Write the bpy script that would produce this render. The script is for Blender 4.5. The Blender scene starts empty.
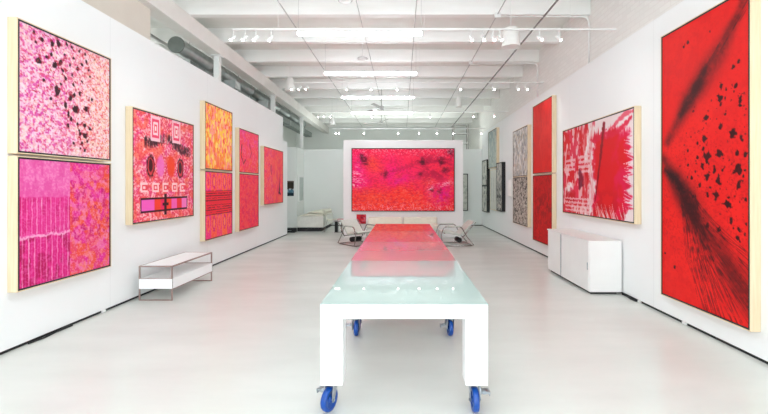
import bpy, math, random
import numpy as np
from mathutils import Vector, Matrix

SC = bpy.context.scene
COL = SC.collection
R = math.radians

# ------------------------------------------------------------------ camera, world, lights, exposure
cam_d = bpy.data.cameras.new('camera')
cam_d.sensor_width = 36.0
cam_d.lens = 18.75
cam_d.shift_x = -18.0 / 768
cam_d.shift_y = -20.5 / 768
cam_d.clip_end = 200
cam = bpy.data.objects.new('camera', cam_d)
cam.location = (0, 0, 1.5)
cam.rotation_euler = (R(90), 0, 0)
COL.objects.link(cam)
SC.camera = cam

SC.view_settings.view_transform = 'Standard'
SC.view_settings.look = 'None'
SC.view_settings.gamma = 1.0
SC.view_settings.exposure = 0.40
SC.view_settings.use_curve_mapping = False
SC.cycles.max_bounces = 10
SC.cycles.diffuse_bounces = 7
SC.cycles.caustics_reflective = False
SC.cycles.caustics_refractive = False
SC.cycles.sample_clamp_indirect = 6.0

W = bpy.data.worlds.new('daylight')
SC.world = W
W.use_nodes = True
W.node_tree.nodes['Background'].inputs[0].default_value = (0.86, 0.93, 1.0, 1)
W.node_tree.nodes['Background'].inputs[1].default_value = 1.5


def area(name, loc, rot, sx, sy, power, col=(1, 1, 1)):
    l = bpy.data.lights.new(name, 'AREA')
    l.shape = 'RECTANGLE'; l.size = sx; l.size_y = sy
    l.energy = power; l.color = col
    o = bpy.data.objects.new(name, l)
    o.location = loc; o.rotation_euler = rot
    COL.objects.link(o)
    return o


# daylight through the tall shop window behind the camera
area('window_daylight', (-.3, -2.35, 2.35), (R(90), 0, 0), 6.5, 3.9, 170, (0.86, 0.94, 1.0))
area('side_bay_front_fill', (-4.55, -2.35, 2.5), (R(90), 0, 0), 1.3, 3.7, 60, (0.90, 0.97, 1.0))  # added fill from the unseen front end, brightens the side bay
area('rear_room_fill', (-.5, 16.3, 2.6), (R(180), 0, 0), 6.0, .5, 60, (0.92, 1.0, 0.97))  # unseen upward fill behind the back partition, added to brighten the rear room
area('side_bay_fill', (-5.1, 8.4, 3.3), (R(150), 0, R(90)), 7.0, .25, 22, (0.97, 1.0, 0.98))  # added fill light hidden behind the left wall for the dim side bay
TUBE_GLOW = 27.0
SPOT_POWER = 4.0


# ------------------------------------------------------------------ helpers
def srgb(c):
    c = np.asarray(c, dtype=float)
    return np.where(c <= 0.04045, c / 12.92, ((c + 0.055) / 1.055) ** 2.4)


def rgb(r, g, b):
    v = srgb(np.array([r, g, b]) / 255.0)
    return (float(v[0]), float(v[1]), float(v[2]), 1.0)


def mat(name, color, rough=0.5, metal=0.0, spec=0.5, noise=None, bump=0.0, nscale=20.0, emit=None, estr=0.0, coat=0.0, stretch=None):
    m = bpy.data.materials.new(name)
    m.use_nodes = True
    nt = m.node_tree
    b = nt.nodes['Principled BSDF']
    b.inputs['Base Color'].default_value = color
    b.inputs['Roughness'].default_value = rough
    b.inputs['Metallic'].default_value = metal
    b.inputs['Specular IOR Level'].default_value = spec
    b.inputs['Coat Weight'].default_value = coat
    if emit:
        b.inputs['Emission Color'].default_value = emit
        b.inputs['Emission Strength'].default_value = estr
    if noise or bump:
        tc = nt.nodes.new('ShaderNodeTexCoord')
        mp = nt.nodes.new('ShaderNodeMapping')
        if stretch:
            mp.inputs['Scale'].default_value = stretch
        nt.links.new(tc.outputs['Object'], mp.inputs['Vector'])
        n = nt.nodes.new('ShaderNodeTexNoise')
        n.inputs['Scale'].default_value = nscale
        n.inputs['Detail'].default_value = 5
        nt.links.new(mp.outputs['Vector'], n.inputs['Vector'])
        if noise:
            r = nt.nodes.new('ShaderNodeValToRGB')
            r.color_ramp.elements[0].position = 0.3
            r.color_ramp.elements[1].position = 0.7
            r.color_ramp.elements[0].color = noise
            r.color_ramp.elements[1].color = color
            nt.links.new(n.outputs['Fac'], r.inputs['Fac'])
            nt.links.new(r.outputs['Color'], b.inputs['Base Color'])
        if bump:
            bp = nt.nodes.new('ShaderNodeBump')
            bp.inputs['Strength'].default_value = bump
            bp.inputs['Distance'].default_value = 0.01
            nt.links.new(n.outputs['Fac'], bp.inputs['Height'])
            nt.links.new(bp.outputs['Normal'], b.inputs['Normal'])
    return m


class MB:
    """collects shapes and links them as one mesh object"""

    def __init__(s):
        s.v = []; s.f = []; s.smooth = []

    def _add(s, vs, fs, sm=False):
        o = len(s.v)
        s.v += [tuple(v) for v in vs]
        s.f += [tuple(i + o for i in f) for f in fs]
        s.smooth += [sm] * len(fs)
        return s

    def box(s, x0, x1, y0, y1, z0, z1):
        vs = [(x, y, z) for x in (x0, x1) for y in (y0, y1) for z in (z0, z1)]
        fs = [(0, 1, 3, 2), (4, 6, 7, 5), (0, 4, 5, 1), (2, 3, 7, 6), (0, 2, 6, 4), (1, 5, 7, 3)]
        return s._add(vs, fs)

    def tube(s, pts, r, n=10, closed=False, cap=True):
        pts = [Vector(p) for p in pts]
        m = len(pts)
        tang = []
        for i in range(m):
            a = pts[(i - 1) % m] if (closed or i > 0) else pts[i]
            b = pts[(i + 1) % m] if (closed or i < m - 1) else pts[i]
            tang.append((b - a).normalized())
        up = Vector((0, 0, 1)) if abs(tang[0].z) < 0.9 else Vector((1, 0, 0))
        nrm = (up - tang[0] * up.dot(tang[0])).normalized()
        vs = []
        for i in range(m):
            t = tang[i]
            nrm = (nrm - t * nrm.dot(t)).normalized()
            bn = t.cross(nrm)
            rr = r[i] if isinstance(r, (list, tuple)) else r
            for k in range(n):
                a = 2 * math.pi * k / n
                vs.append(pts[i] + (nrm * math.cos(a) + bn * math.sin(a)) * rr)
        fs = []
        for i in range(m if closed else m - 1):
            j = (i + 1) % m
            for k in range(n):
                k2 = (k + 1) % n
                fs.append((i * n + k, j * n + k, j * n + k2, i * n + k2))
        s._add(vs, fs, True)
        if cap and not closed:
            o = len(s.v) - m * n
            s.f.append(tuple(o + k for k in range(n))[::-1]); s.smooth.append(False)
            s.f.append(tuple(o + (m - 1) * n + k for k in range(n))); s.smooth.append(False)
        return s

    def lathe(s, prof, c=(0, 0, 0), axis='z', n=24, sm=True):
        """prof: (radius, height) pairs turned round the axis"""
        vs = []
        for (r, h) in prof:
            for k in range(n):
                a = 2 * math.pi * k / n
                p = (r * math.cos(a), r * math.sin(a), h)
                if axis == 'x': p = (p[2], p[0], p[1])
                elif axis == 'y': p = (p[1], p[2], p[0])
                vs.append((p[0] + c[0], p[1] + c[1], p[2] + c[2]))
        fs = []
        for i in range(len(prof) - 1):
            for k in range(n):
                k2 = (k + 1) % n
                fs.append((i * n + k, i * n + k2, (i + 1) * n + k2, (i + 1) * n + k))
        return s._add(vs, fs, sm)

    def prism(s, poly, y0, y1):
        """polygon in the x/z plane pushed along y"""
        n = len(poly)
        vs = [(p[0], y0, p[1]) for p in poly] + [(p[0], y1, p[1]) for p in poly]
        fs = [tuple(range(n)), tuple(range(2 * n - 1, n - 1, -1))]
        fs += [(i, i + n, (i + 1) % n + n, (i + 1) % n) for i in range(n)]
        return s._add(vs, fs)

    def build(s, name, m, parent=None, bevel=0.0, seg=2, loc=None):
        me = bpy.data.meshes.new(name)
        me.from_pydata(s.v, [], s.f)
        me.polygons.foreach_set('use_smooth', s.smooth)
        me.materials.append(m)
        me.update()
        o = bpy.data.objects.new(name, me)
        COL.objects.link(o)
        if parent: o.parent = parent
        if loc: o.location = loc
        if bevel:
            b = o.modifiers.new('bevel', 'BEVEL')
            b.width = bevel; b.segments = seg; b.limit_method = 'ANGLE'; b.angle_limit = R(40)
        return o


def tag(o, label=None, cat=None, group=None, kind=None):
    if label: o['label'] = label
    if cat: o['category'] = cat
    if group: o['group'] = group
    if kind: o['kind'] = kind
    return o


def thing(name, label, cat, loc=(0, 0, 0), rz=0.0, group=None):
    o = bpy.data.objects.new(name, None)
    o.empty_display_size = 0.1
    COL.objects.link(o)
    o.location = loc; o.rotation_euler = (0, 0, rz)
    return tag(o, label, cat, group)


def copy_tree(o, parent=None):
    c = o.copy(); COL.objects.link(c); c.parent = parent
    for ch in list(o.children):
        copy_tree(ch, c)
    return c


def struct(o):
    return tag(o, kind='structure')


def arc(cx, cz, r, a0, a1, n, y):
    return [(cx + r * math.cos(R(a0 + (a1 - a0) * i / n)), y, cz + r * math.sin(R(a0 + (a1 - a0) * i / n))) for i in range(n + 1)]


def rounded(pts, rad=0.05, n=5):
    """polyline with rounded corners"""
    pts = [Vector(p) for p in pts]
    out = [pts[0]]
    for i in range(1, len(pts) - 1):
        p = pts[i]; a = (pts[i - 1] - p); b = (pts[i + 1] - p)
        r = min(rad, a.length * .45, b.length * .45)
        a = p + a.normalized() * r; b = p + b.normalized() * r
        for k in range(n + 1):
            t = k / n
            out.append(a * (1 - t) ** 2 + p * 2 * t * (1 - t) + b * t * t)
    out.append(pts[-1])
    return out


# ------------------------------------------------------------------ materials
M = {}
M['table_white'] = mat('table_white', rgb(250, 250, 250), 0.35, noise=rgb(246, 246, 246), nscale=3)
M['cab_white'] = mat('cabinet_white', rgb(240, 238, 236), 0.4, noise=rgb(236, 234, 232), nscale=3)
M['white_metal'] = mat('white_painted_metal', rgb(236, 236, 234), 0.45, noise=rgb(230, 230, 228), nscale=8)
M['joist'] = mat('painted_joist', rgb(249, 248, 246), 0.7, noise=rgb(243, 242, 239), nscale=2.5, bump=.05, stretch=(.4, 3, 3))
M['deck'] = mat('painted_deck', rgb(240, 240, 236), 0.8, noise=rgb(234, 233, 228), nscale=2.5)
M['beam'] = mat('beam_paint', rgb(242, 239, 235), 0.6, noise=rgb(237, 233, 228), nscale=4)
M['beige'] = mat('beige_board', rgb(226, 217, 206), 0.8, noise=rgb(221, 212, 201), nscale=3)
M['dark'] = mat('black_rubber', rgb(24, 25, 28), 0.6, noise=rgb(16, 17, 19), nscale=12)
M['chrome'] = mat('chrome_tube', rgb(170, 167, 163), 0.18, 1.0, noise=rgb(150, 147, 144), nscale=10)
M['steel'] = mat('zinc_steel', rgb(190, 196, 202), 0.35, 1.0, noise=rgb(160, 168, 176), nscale=25)
M['duct'] = mat('galvanised_duct', rgb(196, 202, 200), 0.36, 0.45, noise=rgb(176, 183, 181), nscale=6, bump=.1)
M['duct_cap'] = mat('duct_cap', rgb(128, 134, 130), 0.6, 0.3, noise=rgb(116, 122, 118), nscale=8)
M['tray'] = mat('grey_tray', rgb(140, 147, 143), 0.5, 0.3, noise=rgb(120, 127, 123), nscale=10)
M['blue'] = mat('blue_polyurethane', rgb(14, 78, 166), 0.32, noise=rgb(10, 66, 146), nscale=14)
M['bronze'] = mat('brown_bronze_steel', rgb(176, 154, 148), 0.34, 0.6, noise=rgb(160, 138, 132), nscale=14)
M['cream'] = mat('cream_leather', rgb(212, 216, 208), 0.55, noise=rgb(202, 206, 197), nscale=14, bump=.15)
M['sofa'] = mat('white_upholstery', rgb(232, 232, 224), 0.8, noise=rgb(222, 222, 214), nscale=10, bump=.1)
M['cushion'] = mat('ivory_cushion', rgb(232, 229, 214), 0.85, noise=rgb(224, 221, 206), nscale=10, bump=.1)
M['pipe'] = mat('grey_pipe', rgb(198, 196, 194), 0.5, 0.1, noise=rgb(186, 184, 182), nscale=10)
M['pipe_dark'] = mat('dark_pipe', rgb(150, 145, 142), 0.5, 0.2, noise=rgb(138, 133, 130), nscale=10)
M['shade'] = mat('white_shade', rgb(244, 243, 240), 0.5, noise=rgb(238, 237, 233), nscale=8)
M['redcover'] = mat('red_cover', rgb(196, 44, 58), 0.5, noise=rgb(172, 34, 48), nscale=10)
M['tube'] = mat('lamp_tube', rgb(255, 255, 255), 0.4, emit=(0.86, 0.945, 1.0, 1), estr=TUBE_GLOW)
M['lens'] = mat('lamp_lens', rgb(255, 255, 255), 0.4, emit=(1.0, 0.96, 0.9, 1), estr=30)


def wood():
    m = mat('pale_maple', rgb(232, 213, 182), 0.5, noise=rgb(222, 199, 163), nscale=9, bump=.04, stretch=(6, 6, .35))
    return m


M['wood'] = wood()


def glass(name, tint, rough, gloss_only=False):
    """clear pane: mostly see-through with a mirror sheen"""
    m = bpy.data.materials.new(name); m.use_nodes = True
    nt = m.node_tree
    nt.nodes.remove(nt.nodes['Principled BSDF'])
    out = nt.nodes['Material Output']
    mix = nt.nodes.new('ShaderNodeMixShader'); fr = nt.nodes.new('ShaderNodeFresnel')
    fr.inputs['IOR'].default_value = 1.5
    t = nt.nodes.new('ShaderNodeBsdfTransparent'); t.inputs[0].default_value = tint
    g = nt.nodes.new('ShaderNodeBsdfGlossy'); g.inputs['Roughness'].default_value = rough
    ge = nt.nodes.new('ShaderNodeNewGeometry'); om = nt.nodes.new('ShaderNodeMath'); om.operation = 'SUBTRACT'
    om.inputs[0].default_value = 1.0; nt.links.new(ge.outputs['Backfacing'], om.inputs[1])
    mu = nt.nodes.new('ShaderNodeMath'); mu.operation = 'MULTIPLY'
    nt.links.new(fr.outputs[0], mu.inputs[0]); nt.links.new(om.outputs[0], mu.inputs[1])
    nt.links.new(mu.outputs[0], mix.inputs[0])
    nt.links.new(t.outputs[0], mix.inputs[1]); nt.links.new(g.outputs[0], mix.inputs[2])
    nt.links.new(mix.outputs[0], out.inputs[0])
    return m


M['pane'] = glass('window_pane_glass', (0.97, 0.99, 0.98, 1), 0.0)
# back-painted glass tops of the work tables
M['aqua_glass'] = mat('back_painted_pale_glass', rgb(184, 204, 200), 0.004, spec=1.0, noise=rgb(180, 201, 197), nscale=2, coat=0.0)
for k_, mt_ in (('rose_glass', .42), ('grey_glass', .62), ('mirror_glass', .8)):
    M[k_] = mat('back_silvered_' + k_, rgb(222, 208, 206), 0.02, metal=mt_, noise=rgb(216, 202, 200), nscale=2)
for k_ in ('aqua_glass', 'rose_glass', 'grey_glass', 'mirror_glass'):
    M[k_].node_tree.nodes['Principled BSDF'].inputs['IOR'].default_value = 1.75 if k_ == 'aqua_glass' else 2.0


def wall_mat(name, col, seam=1.22):
    """painted drywall with faint vertical board joints every few feet (measured along world y)"""
    m = mat(name, col, 0.75, noise=tuple(c * .985 for c in col[:3]) + (1,), nscale=1.2)
    nt = m.node_tree; b = nt.nodes['Principled BSDF']
    ge = nt.nodes.new('ShaderNodeNewGeometry'); sp = nt.nodes.new('ShaderNodeSeparateXYZ')
    nt.links.new(ge.outputs['Position'], sp.inputs[0])
    md = nt.nodes.new('ShaderNodeMath'); md.operation = 'PINGPONG'; md.inputs[1].default_value = seam
    nt.links.new(sp.outputs['Y'], md.inputs[0])
    lt = nt.nodes.new('ShaderNodeMath'); lt.operation = 'LESS_THAN'; lt.inputs[1].default_value = 0.004
    nt.links.new(md.outputs[0], lt.inputs[0])
    src = b.inputs['Base Color'].links[0].from_socket
    mx = nt.nodes.new('ShaderNodeMix'); mx.data_type = 'RGBA'
    nt.links.new(lt.outputs[0], mx.inputs['Factor'])
    nt.links.new(src, mx.inputs['A']); mx.inputs['B'].default_value = tuple(c * .91 for c in col[:3]) + (1,)
    nt.links.new(mx.outputs['Result'], b.inputs['Base Color'])
    return m


M['wall'] = wall_mat('painted_drywall', rgb(243, 244, 244))
M['center'] = mat('display_wall_paint', rgb(244, 244, 243), 0.75, noise=rgb(240, 240, 239), nscale=1)
M['wall_far'] = mat('far_wall_paint', rgb(238, 240, 237), 0.75, noise=rgb(234, 237, 233), nscale=1)


def brick_mat():
    m = mat('painted_block', rgb(232, 226, 219), 0.8)
    nt = m.node_tree; b = nt.nodes['Principled BSDF']
    tc = nt.nodes.new('ShaderNodeTexCoord'); mp = nt.nodes.new('ShaderNodeMapping')
    mp.inputs['Rotation'].default_value = (R(90), 0, R(90))
    sp = nt.nodes.new('ShaderNodeSeparateXYZ'); cb = nt.nodes.new('ShaderNodeCombineXYZ')
    nt.links.new(tc.outputs['Object'], sp.inputs[0])
    nt.links.new(sp.outputs['Y'], cb.inputs['X']); nt.links.new(sp.outputs['Z'], cb.inputs['Y'])
    br = nt.nodes.new('ShaderNodeTexBrick')
    br.inputs['Color1'].default_value = rgb(242, 240, 236); br.inputs['Color2'].default_value = rgb(237, 235, 231)
    br.inputs['Mortar'].default_value = rgb(236, 233, 229)
    br.inputs['Scale'].default_value = 1.0
    br.inputs['Brick Width'].default_value = 0.21; br.inputs['Row Height'].default_value = 0.075
    br.inputs['Mortar Size'].default_value = 0.008
    nt.links.new(cb.outputs[0], br.inputs['Vector'])
    nt.links.new(br.outputs['Color'], b.inputs['Base Color'])
    bp = nt.nodes.new('ShaderNodeBump'); bp.inputs['Strength'].default_value = 0.3; bp.inputs['Distance'].default_value = 0.006
    bp.invert = True
    nt.links.new(br.outputs['Fac'], bp.inputs['Height']); nt.links.new(bp.outputs['Normal'], b.inputs['Normal'])
    return m


M['brick'] = brick_mat()


def floor_mat():
    m = bpy.data.materials.new('polished_concrete'); m.use_nodes = True
    nt = m.node_tree; b = nt.nodes['Principled BSDF']
    tc = nt.nodes.new('ShaderNodeTexCoord'); mp = nt.nodes.new('ShaderNodeMapping')
    mp.inputs['Scale'].default_value = (0.5, 1.6, 1)
    nt.links.new(tc.outputs['Object'], mp.inputs['Vector'])
    n = nt.nodes.new('ShaderNodeTexNoise'); n.inputs['Scale'].default_value = 1.4; n.inputs['Detail'].default_value = 6
    n.inputs['Roughness'].default_value = 0.6
    nt.links.new(mp.outputs['Vector'], n.inputs['Vector'])
    r = nt.nodes.new('ShaderNodeValToRGB')
    r.color_ramp.elements[0].position = 0.3; r.color_ramp.elements[1].position = 0.72
    r.color_ramp.elements[0].color = rgb(211, 212, 207); r.color_ramp.elements[1].color = rgb(220, 221, 216)
    nt.links.new(n.outputs['Fac'], r.inputs['Fac']); nt.links.new(r.outputs['Color'], b.inputs['Base Color'])
    rr = nt.nodes.new('ShaderNodeMapRange'); rr.inputs['To Min'].default_value = 0.2; rr.inputs['To Max'].default_value = 0.3
    nt.links.new(n.outputs['Fac'], rr.inputs['Value']); nt.links.new(rr.outputs[0], b.inputs['Roughness'])
    b.inputs['Specular IOR Level'].default_value = 0.5
    return m


M['floor'] = floor_mat()

# ------------------------------------------------------------------ the room
XL, XR = -3.56, 3.07
BACK, FAR = -2.5, 20.0
XO, XB = -5.3, 3.24
ZJ, ZD = 4.45, 4.73
struct(MB().box(XO - .2, XB + .4, BACK - .2, FAR + .2, -0.2, 0.0).build('floor', M['floor']))
struct(MB().box(XO - .2, XB + .4, BACK - .2, FAR + .2, ZD, ZD + .15).build('ceiling', M['deck']))
for k in range(-7, 11):
    y = 6.86 + 1.29 * k
    struct(MB().box(XO, XB, y, y + .13, ZJ, ZD + .01).build('ceiling_joist', M['joist'], bpy.data.objects['ceiling'], bevel=.008))
# long beam on posts over the left wall
struct(MB().box(-3.9, -3.64, BACK, FAR, 4.15, ZJ).build('trim_1', M['beam'], bevel=.008))
# outer shell
struct(MB().box(XO - .2, XO, BACK - .2, FAR + .2, 0, ZD).build('wall_outer_left', M['wall_far']))
struct(MB().box(XB, XB + .2, BACK - .2, FAR + .2, 0, ZD).build('wall_outer_right', M['brick']))
struct(MB().box(XO, XB, FAR, FAR + .2, 0, ZD).build('wall_far', M['wall_far']))
# partitions on the long sides stand a finger above the floor with a black strip as painted shadow in the gap
struct(MB().box(XL - .1, XL, BACK, 11.97, 0.028, 3.57).build('wall_left', M['wall'], bevel=.004))
struct(MB().box(XL - .1, XL - .001, 11.97, 12.42, 0.028, 2.88).build('wall_left_end', M['wall'], bevel=.004))
struct(MB().box(XR, XR + .12, BACK, 15.35, 0.028, 3.53).build('wall_right', M['wall'], bevel=.004))
struct(MB().box(XR + .12, XB, BACK, 15.35, 3.43, 3.5).build('trim_2', M['beam']))
struct(MB().box(XL - .09, XL - .012, BACK, 12.40, 0.0, 0.03).build('shadow_strip_left', M['dark']))
struct(MB().box(XR + .012, XR + .11, BACK, 15.35, 0.0, 0.03).build('shadow_strip_right', M['dark']))
# beige board over the left wall near the window
struct(MB().box(-3.84, -3.76, BACK, 5.98, 3.3, 4.15).build('wall_upper_left', M['beige']))
# back partition of the gallery and the boxed-out closet at its left end
struct(MB().box(-3.76, XR, 15.35, 15.47, 0, 2.93).build('wall_back', M['wall_far'], bevel=.004))
struct(MB().box(-5.3, -3.76, 14.3, 15.47, 0, 2.91).build('wall_back_left', M['wall_far'], bevel=.01))
struct(MB().box(-3.76, XR, 15.33, 15.35, 0, 0.03).build('baseboard_back', M['dark']))
# freestanding display wall
struct(MB().box(-1.726, 1.80, 11.8, 12.15, 0.0, 2.87).build('wall_center', M['center'], bevel=.006))
# shop front behind the camera: piers, sill, head and window
struct(MB().box(-3.9, -3.64, BACK - .2, BACK, 0, ZD).box(XO, -3.9, BACK - .2, BACK, 4.4, ZD).box(XO, -3.9, BACK - .2, BACK, 0, .3).box(XR, XB, BACK - .2, BACK, 0, ZD)
       .box(-3.7, XR, BACK - .2, BACK, 4.4, ZD).box(-3.7, XR, BACK - .2, BACK, 0, .3).build('wall_front', M['wall']))
wf = MB()
for i in range(5):
    x = -3.7 + i * (XR + 3.7 - .06) / 4
    wf.box(x, x + .06, BACK - .12, BACK - .06, .3, 4.4)
wf.box(-3.7, XR, BACK - .12, BACK - .06, .3, .37).box(-3.7, XR, BACK - .12, BACK - .06, 4.33, 4.4)
wf.box(XO, -3.9, BACK - .12, BACK - .06, .3, .37).box(XO, -3.9, BACK - .12, BACK - .06, 4.33, 4.4)
w1 = struct(wf.build('window_1', M['white_metal']))
struct(MB().box(-3.66, XR - .04, BACK - .095, BACK - .089, .35, 4.36).box(XO + .02, -3.92, BACK - .095, BACK - .089, .35, 4.36).build('window_pane', M['pane'], w1))

# small shims and fixings in the shadow gap under the side walls
for i, (x, y, l) in enumerate([(XL - .004, 4.75, .05), (XR + .004, 4.32, .06), (XR + .004, 5.15, .05)]):
    o = MB().box(x - .012, x + .012, y, y + l, 0, .026).build('floor_shim', M['white_metal'], bevel=.003)
    tag(o, ['small pale block wedged under the left wall before the bench', 'small pale block under the right wall below the tall red canvas', 'small pale block under the right wall between cabinet and tall red canvas'][i], 'shim', 'shims under the walls')
cb = MB().tube([(XR - .02, 5.2, .012), (XR - .035, 5.3, .012), (XR - .015, 5.42, .014), (XR - .02, 5.53, .012)], .012, 8).build('floor_cable', M['dark'])
tag(cb, 'short black cable lying by the right wall at the cabinet corner', 'cable')
cb = MB().tube([(XL + .012, 3.8, .008), (XL + .03, 3.95, .008), (XL + .012, 4.1, .008), (XL + .016, 4.3, .008)], .008, 8).build('floor_cable', M['dark'])
tag(cb, 'short black cable along the foot of the left wall at the photo edge', 'cable')

# ------------------------------------------------------------------ ceiling things
for i, (y, l) in enumerate([(8.05, 'nearest white post standing between left wall and long beam'), (11.55, 'second white post above the far end of the left wall'), (15.2, 'slim white post rising beside the back partition left end')]):
    z0 = 0 if i < 2 else 2.9
    t = thing('support_post', l, 'post', (-3.74, y, 0), 0, 'posts under the long beam')
    if i == 2:
        t.location = (-3.83, y, 0)
    MB().box(-.055, .055, 0, .11, z0 if i == 2 else 0, 4.13).build('shaft', M['white_metal'], t, bevel=.006)
    MB().box(-.09, .09, -.03, .14, 4.13, 4.15).build('cap_plate', M['white_metal'], t)

# round duct and tray in the side bay
t = thing('round_duct', 'long round galvanised duct hanging above and behind the left wall', 'duct', (-4.3, 7.6, 4.2))
dm = MB()
prof = [(0.153, 0.0)]
h = 0.0
while h < 9.2:
    prof += [(0.153, h + 1.17), (0.162, h + 1.18), (0.162, h + 1.2), (0.153, h + 1.21)]
    h += 1.21
dm.lathe(prof, axis='y', n=32).build('duct_tube', M['duct'], t)
MB().lathe([(0.0, 0), (0.15, 0), (0.157, .004), (0.157, .03)], axis='y', n=32, sm=False).build('end_cap', M['duct_cap'], t)
for k in range(4):
    y = .5 + 2.42 * k
    MB().tube([(0, y, .15), (0, y, .53)], .006, 6).build('hanger_rod', M['pipe'], t)
t = thing('rectangular_duct', 'grey rectangular duct run hanging below the round duct behind left wall', 'duct', (-4.25, 7.75, 3.75))
MB().box(-.14, .14, 0, 10.5, 0, .2).build('duct_body', M['tray'], t, bevel=.006)
fl = MB()
MB().box(-.15, .15, -.03, .0, -.01, .21).build('end_flange', M['duct'], t)
for k in range(5):
    MB().box(-.15, .15, 1 + 2 * k, 1.04 + 2 * k, -.008, .206).build('joint_band', M['duct'], t)
for k, (yy, zz) in enumerate([(9.2, 3.98), (11.4, 3.98)]):
    MB().box(.14, .42, yy - 7.75, yy - 7.75 + .3, .02, .2).build('side_outlet', M['duct'], t, bevel=.01)
for i, (x, z, r) in enumerate([(-4.75, 4.36, .03), (-4.98, 4.2, .04)]):
    o = MB().tube([(x, 6.2, z), (x, 19.5, z)], r, 12).build('ceiling_pipe', M['pipe'])
    tag(o, ['thin grey pipe running along the side bay beside the round duct', 'thicker grey pipe running along the outer wall of the side bay'][i], 'pipe', 'pipes in the side bay')

pipes = [(-1.95, 4.42, .010, 'pipe', 'thin grey ceiling conduit furthest to the left, near the long beam'),
         (-.72, 4.42, .008, 'pipe', 'thin grey ceiling conduit crossing above the left half of the tube lights'),
         (.23, 4.42, .008, 'pipe', 'thin grey ceiling conduit running straight away above the right tips of the tube lights'),
         (1.62, 4.42, .010, 'pipe', 'thin grey ceiling conduit left of the dark sprinkler pipe'),
         (2.42, 4.40, .016, 'pipe_dark', 'thicker dark sprinkler pipe along the right side of the ceiling')]
for x, z, r, m, l in pipes:
    o = MB().tube([(x, -2.3, z), (x, 19.6, z)], r, 8).build('ceiling_pipe', M[m])
    tag(o, l, 'pipe', 'pipes along the ceiling')
# conduits running along a joist and bending down the block wall
for i, (y, z0, l) in enumerate([(6.83, 3.55, 'pale conduit bending down the block wall, the nearer of the two'), (9.41, 3.55, 'pale conduit bending down the block wall, the farther of the two')]):
    o = MB().tube(rounded([(1.62, y, 4.40), (XB - .05, y, 4.40), (XB - .05, y, z0)], .12, 6), .014, 8).build('wall_conduit', M['white_metal'])
    tag(o, l, 'conduit', 'conduits on the block wall')
# junction boxes and detectors on the ceiling
for i, (x, y, l) in enumerate([(1.62, 6.8, 'white junction box on the ceiling where conduits meet near the large pendant'), (1.62, 9.39, 'white junction box farther down the same ceiling conduit')]):
    o = MB().box(x - .05, x + .05, y - .04, y, 4.36, 4.45).build('junction_box', M['white_metal'], bevel=.006)
    tag(o, l, 'junction box', 'junction boxes')
for i, (x, y, l) in enumerate([(-.87, 6.1, 'round white smoke detector at the top edge of the photo'), (-.88, 8.9, 'round white smoke detector above the second tube light')]):
    t = thing('smoke_detector', l, 'smoke detector', (x, y, 4.34), 0, 'smoke detectors')
    MB().lathe([(0, -.035), (.06, -.03), (.09, -.01), (.1, .01), (.1, .03), (0, .03)], n=28).build('housing', M['white_metal'], t)
    MB().lathe([(.105, .0), (.115, .0), (.115, .012), (.105, .012), (.105, 0)], n=28).build('ring', M['pipe'], t)
    MB().tube([(0, 0, .03), (0, 0, .39)], .01, 8).build('stem', M['white_metal'], t)

# strip lights
def strip_light():
    t = thing('tube_light', 'x', 'ceiling light', (0, 0, 0), 0, 'tube lights')
    MB().box(-1.05, 1.05, -.05, .05, 0, .035).build('housing', M['white_metal'], t, bevel=.006)
    MB().box(-1.03, 1.03, -.035, .035, -.045, 0.0).build('diffuser', M['tube'], t, bevel=.012)
    for s in (-1, 1):
        MB().tube([(s * 1.02, 0, .045), (s * 1.02, 0, .69)], .0025, 6).build('hanger_wire', M['pipe'], t)
        MB().box(min(s * 1.03, s * 1.045), max(s * 1.03, s * 1.045), -.05, .05, -.04, .05).build('end_cap', M['white_metal'], t)
    return t


sl = strip_light()
labs = ['longest looking glowing tube light, nearest and highest in the photo', 'second glowing tube light from the camera', 'third glowing tube light, just above the rear lighting tracks', 'farthest and smallest glowing tube light above the display wall']
spots_y = [6.65, 9.0, 11.42, 13.45]
for i, y in enumerate(spots_y):
    o = sl if i == 0 else copy_tree(sl)
    o.location = ((-.70, -.705, -.69, -.67)[i], y, 4.06 if i < 3 else 3.99)
    o['label'] = labs[i]
for i, y in enumerate([4.3, 1.9, -.5]):  # further tube lights out of view, added to light the near end
    o = copy_tree(sl); o.location = (-.70, y, 4.06)
    o['label'] = ['added unseen tube light just above the top of the photo', 'added unseen tube light straight over the camera', 'added unseen tube light by the front window'][i]


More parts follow.
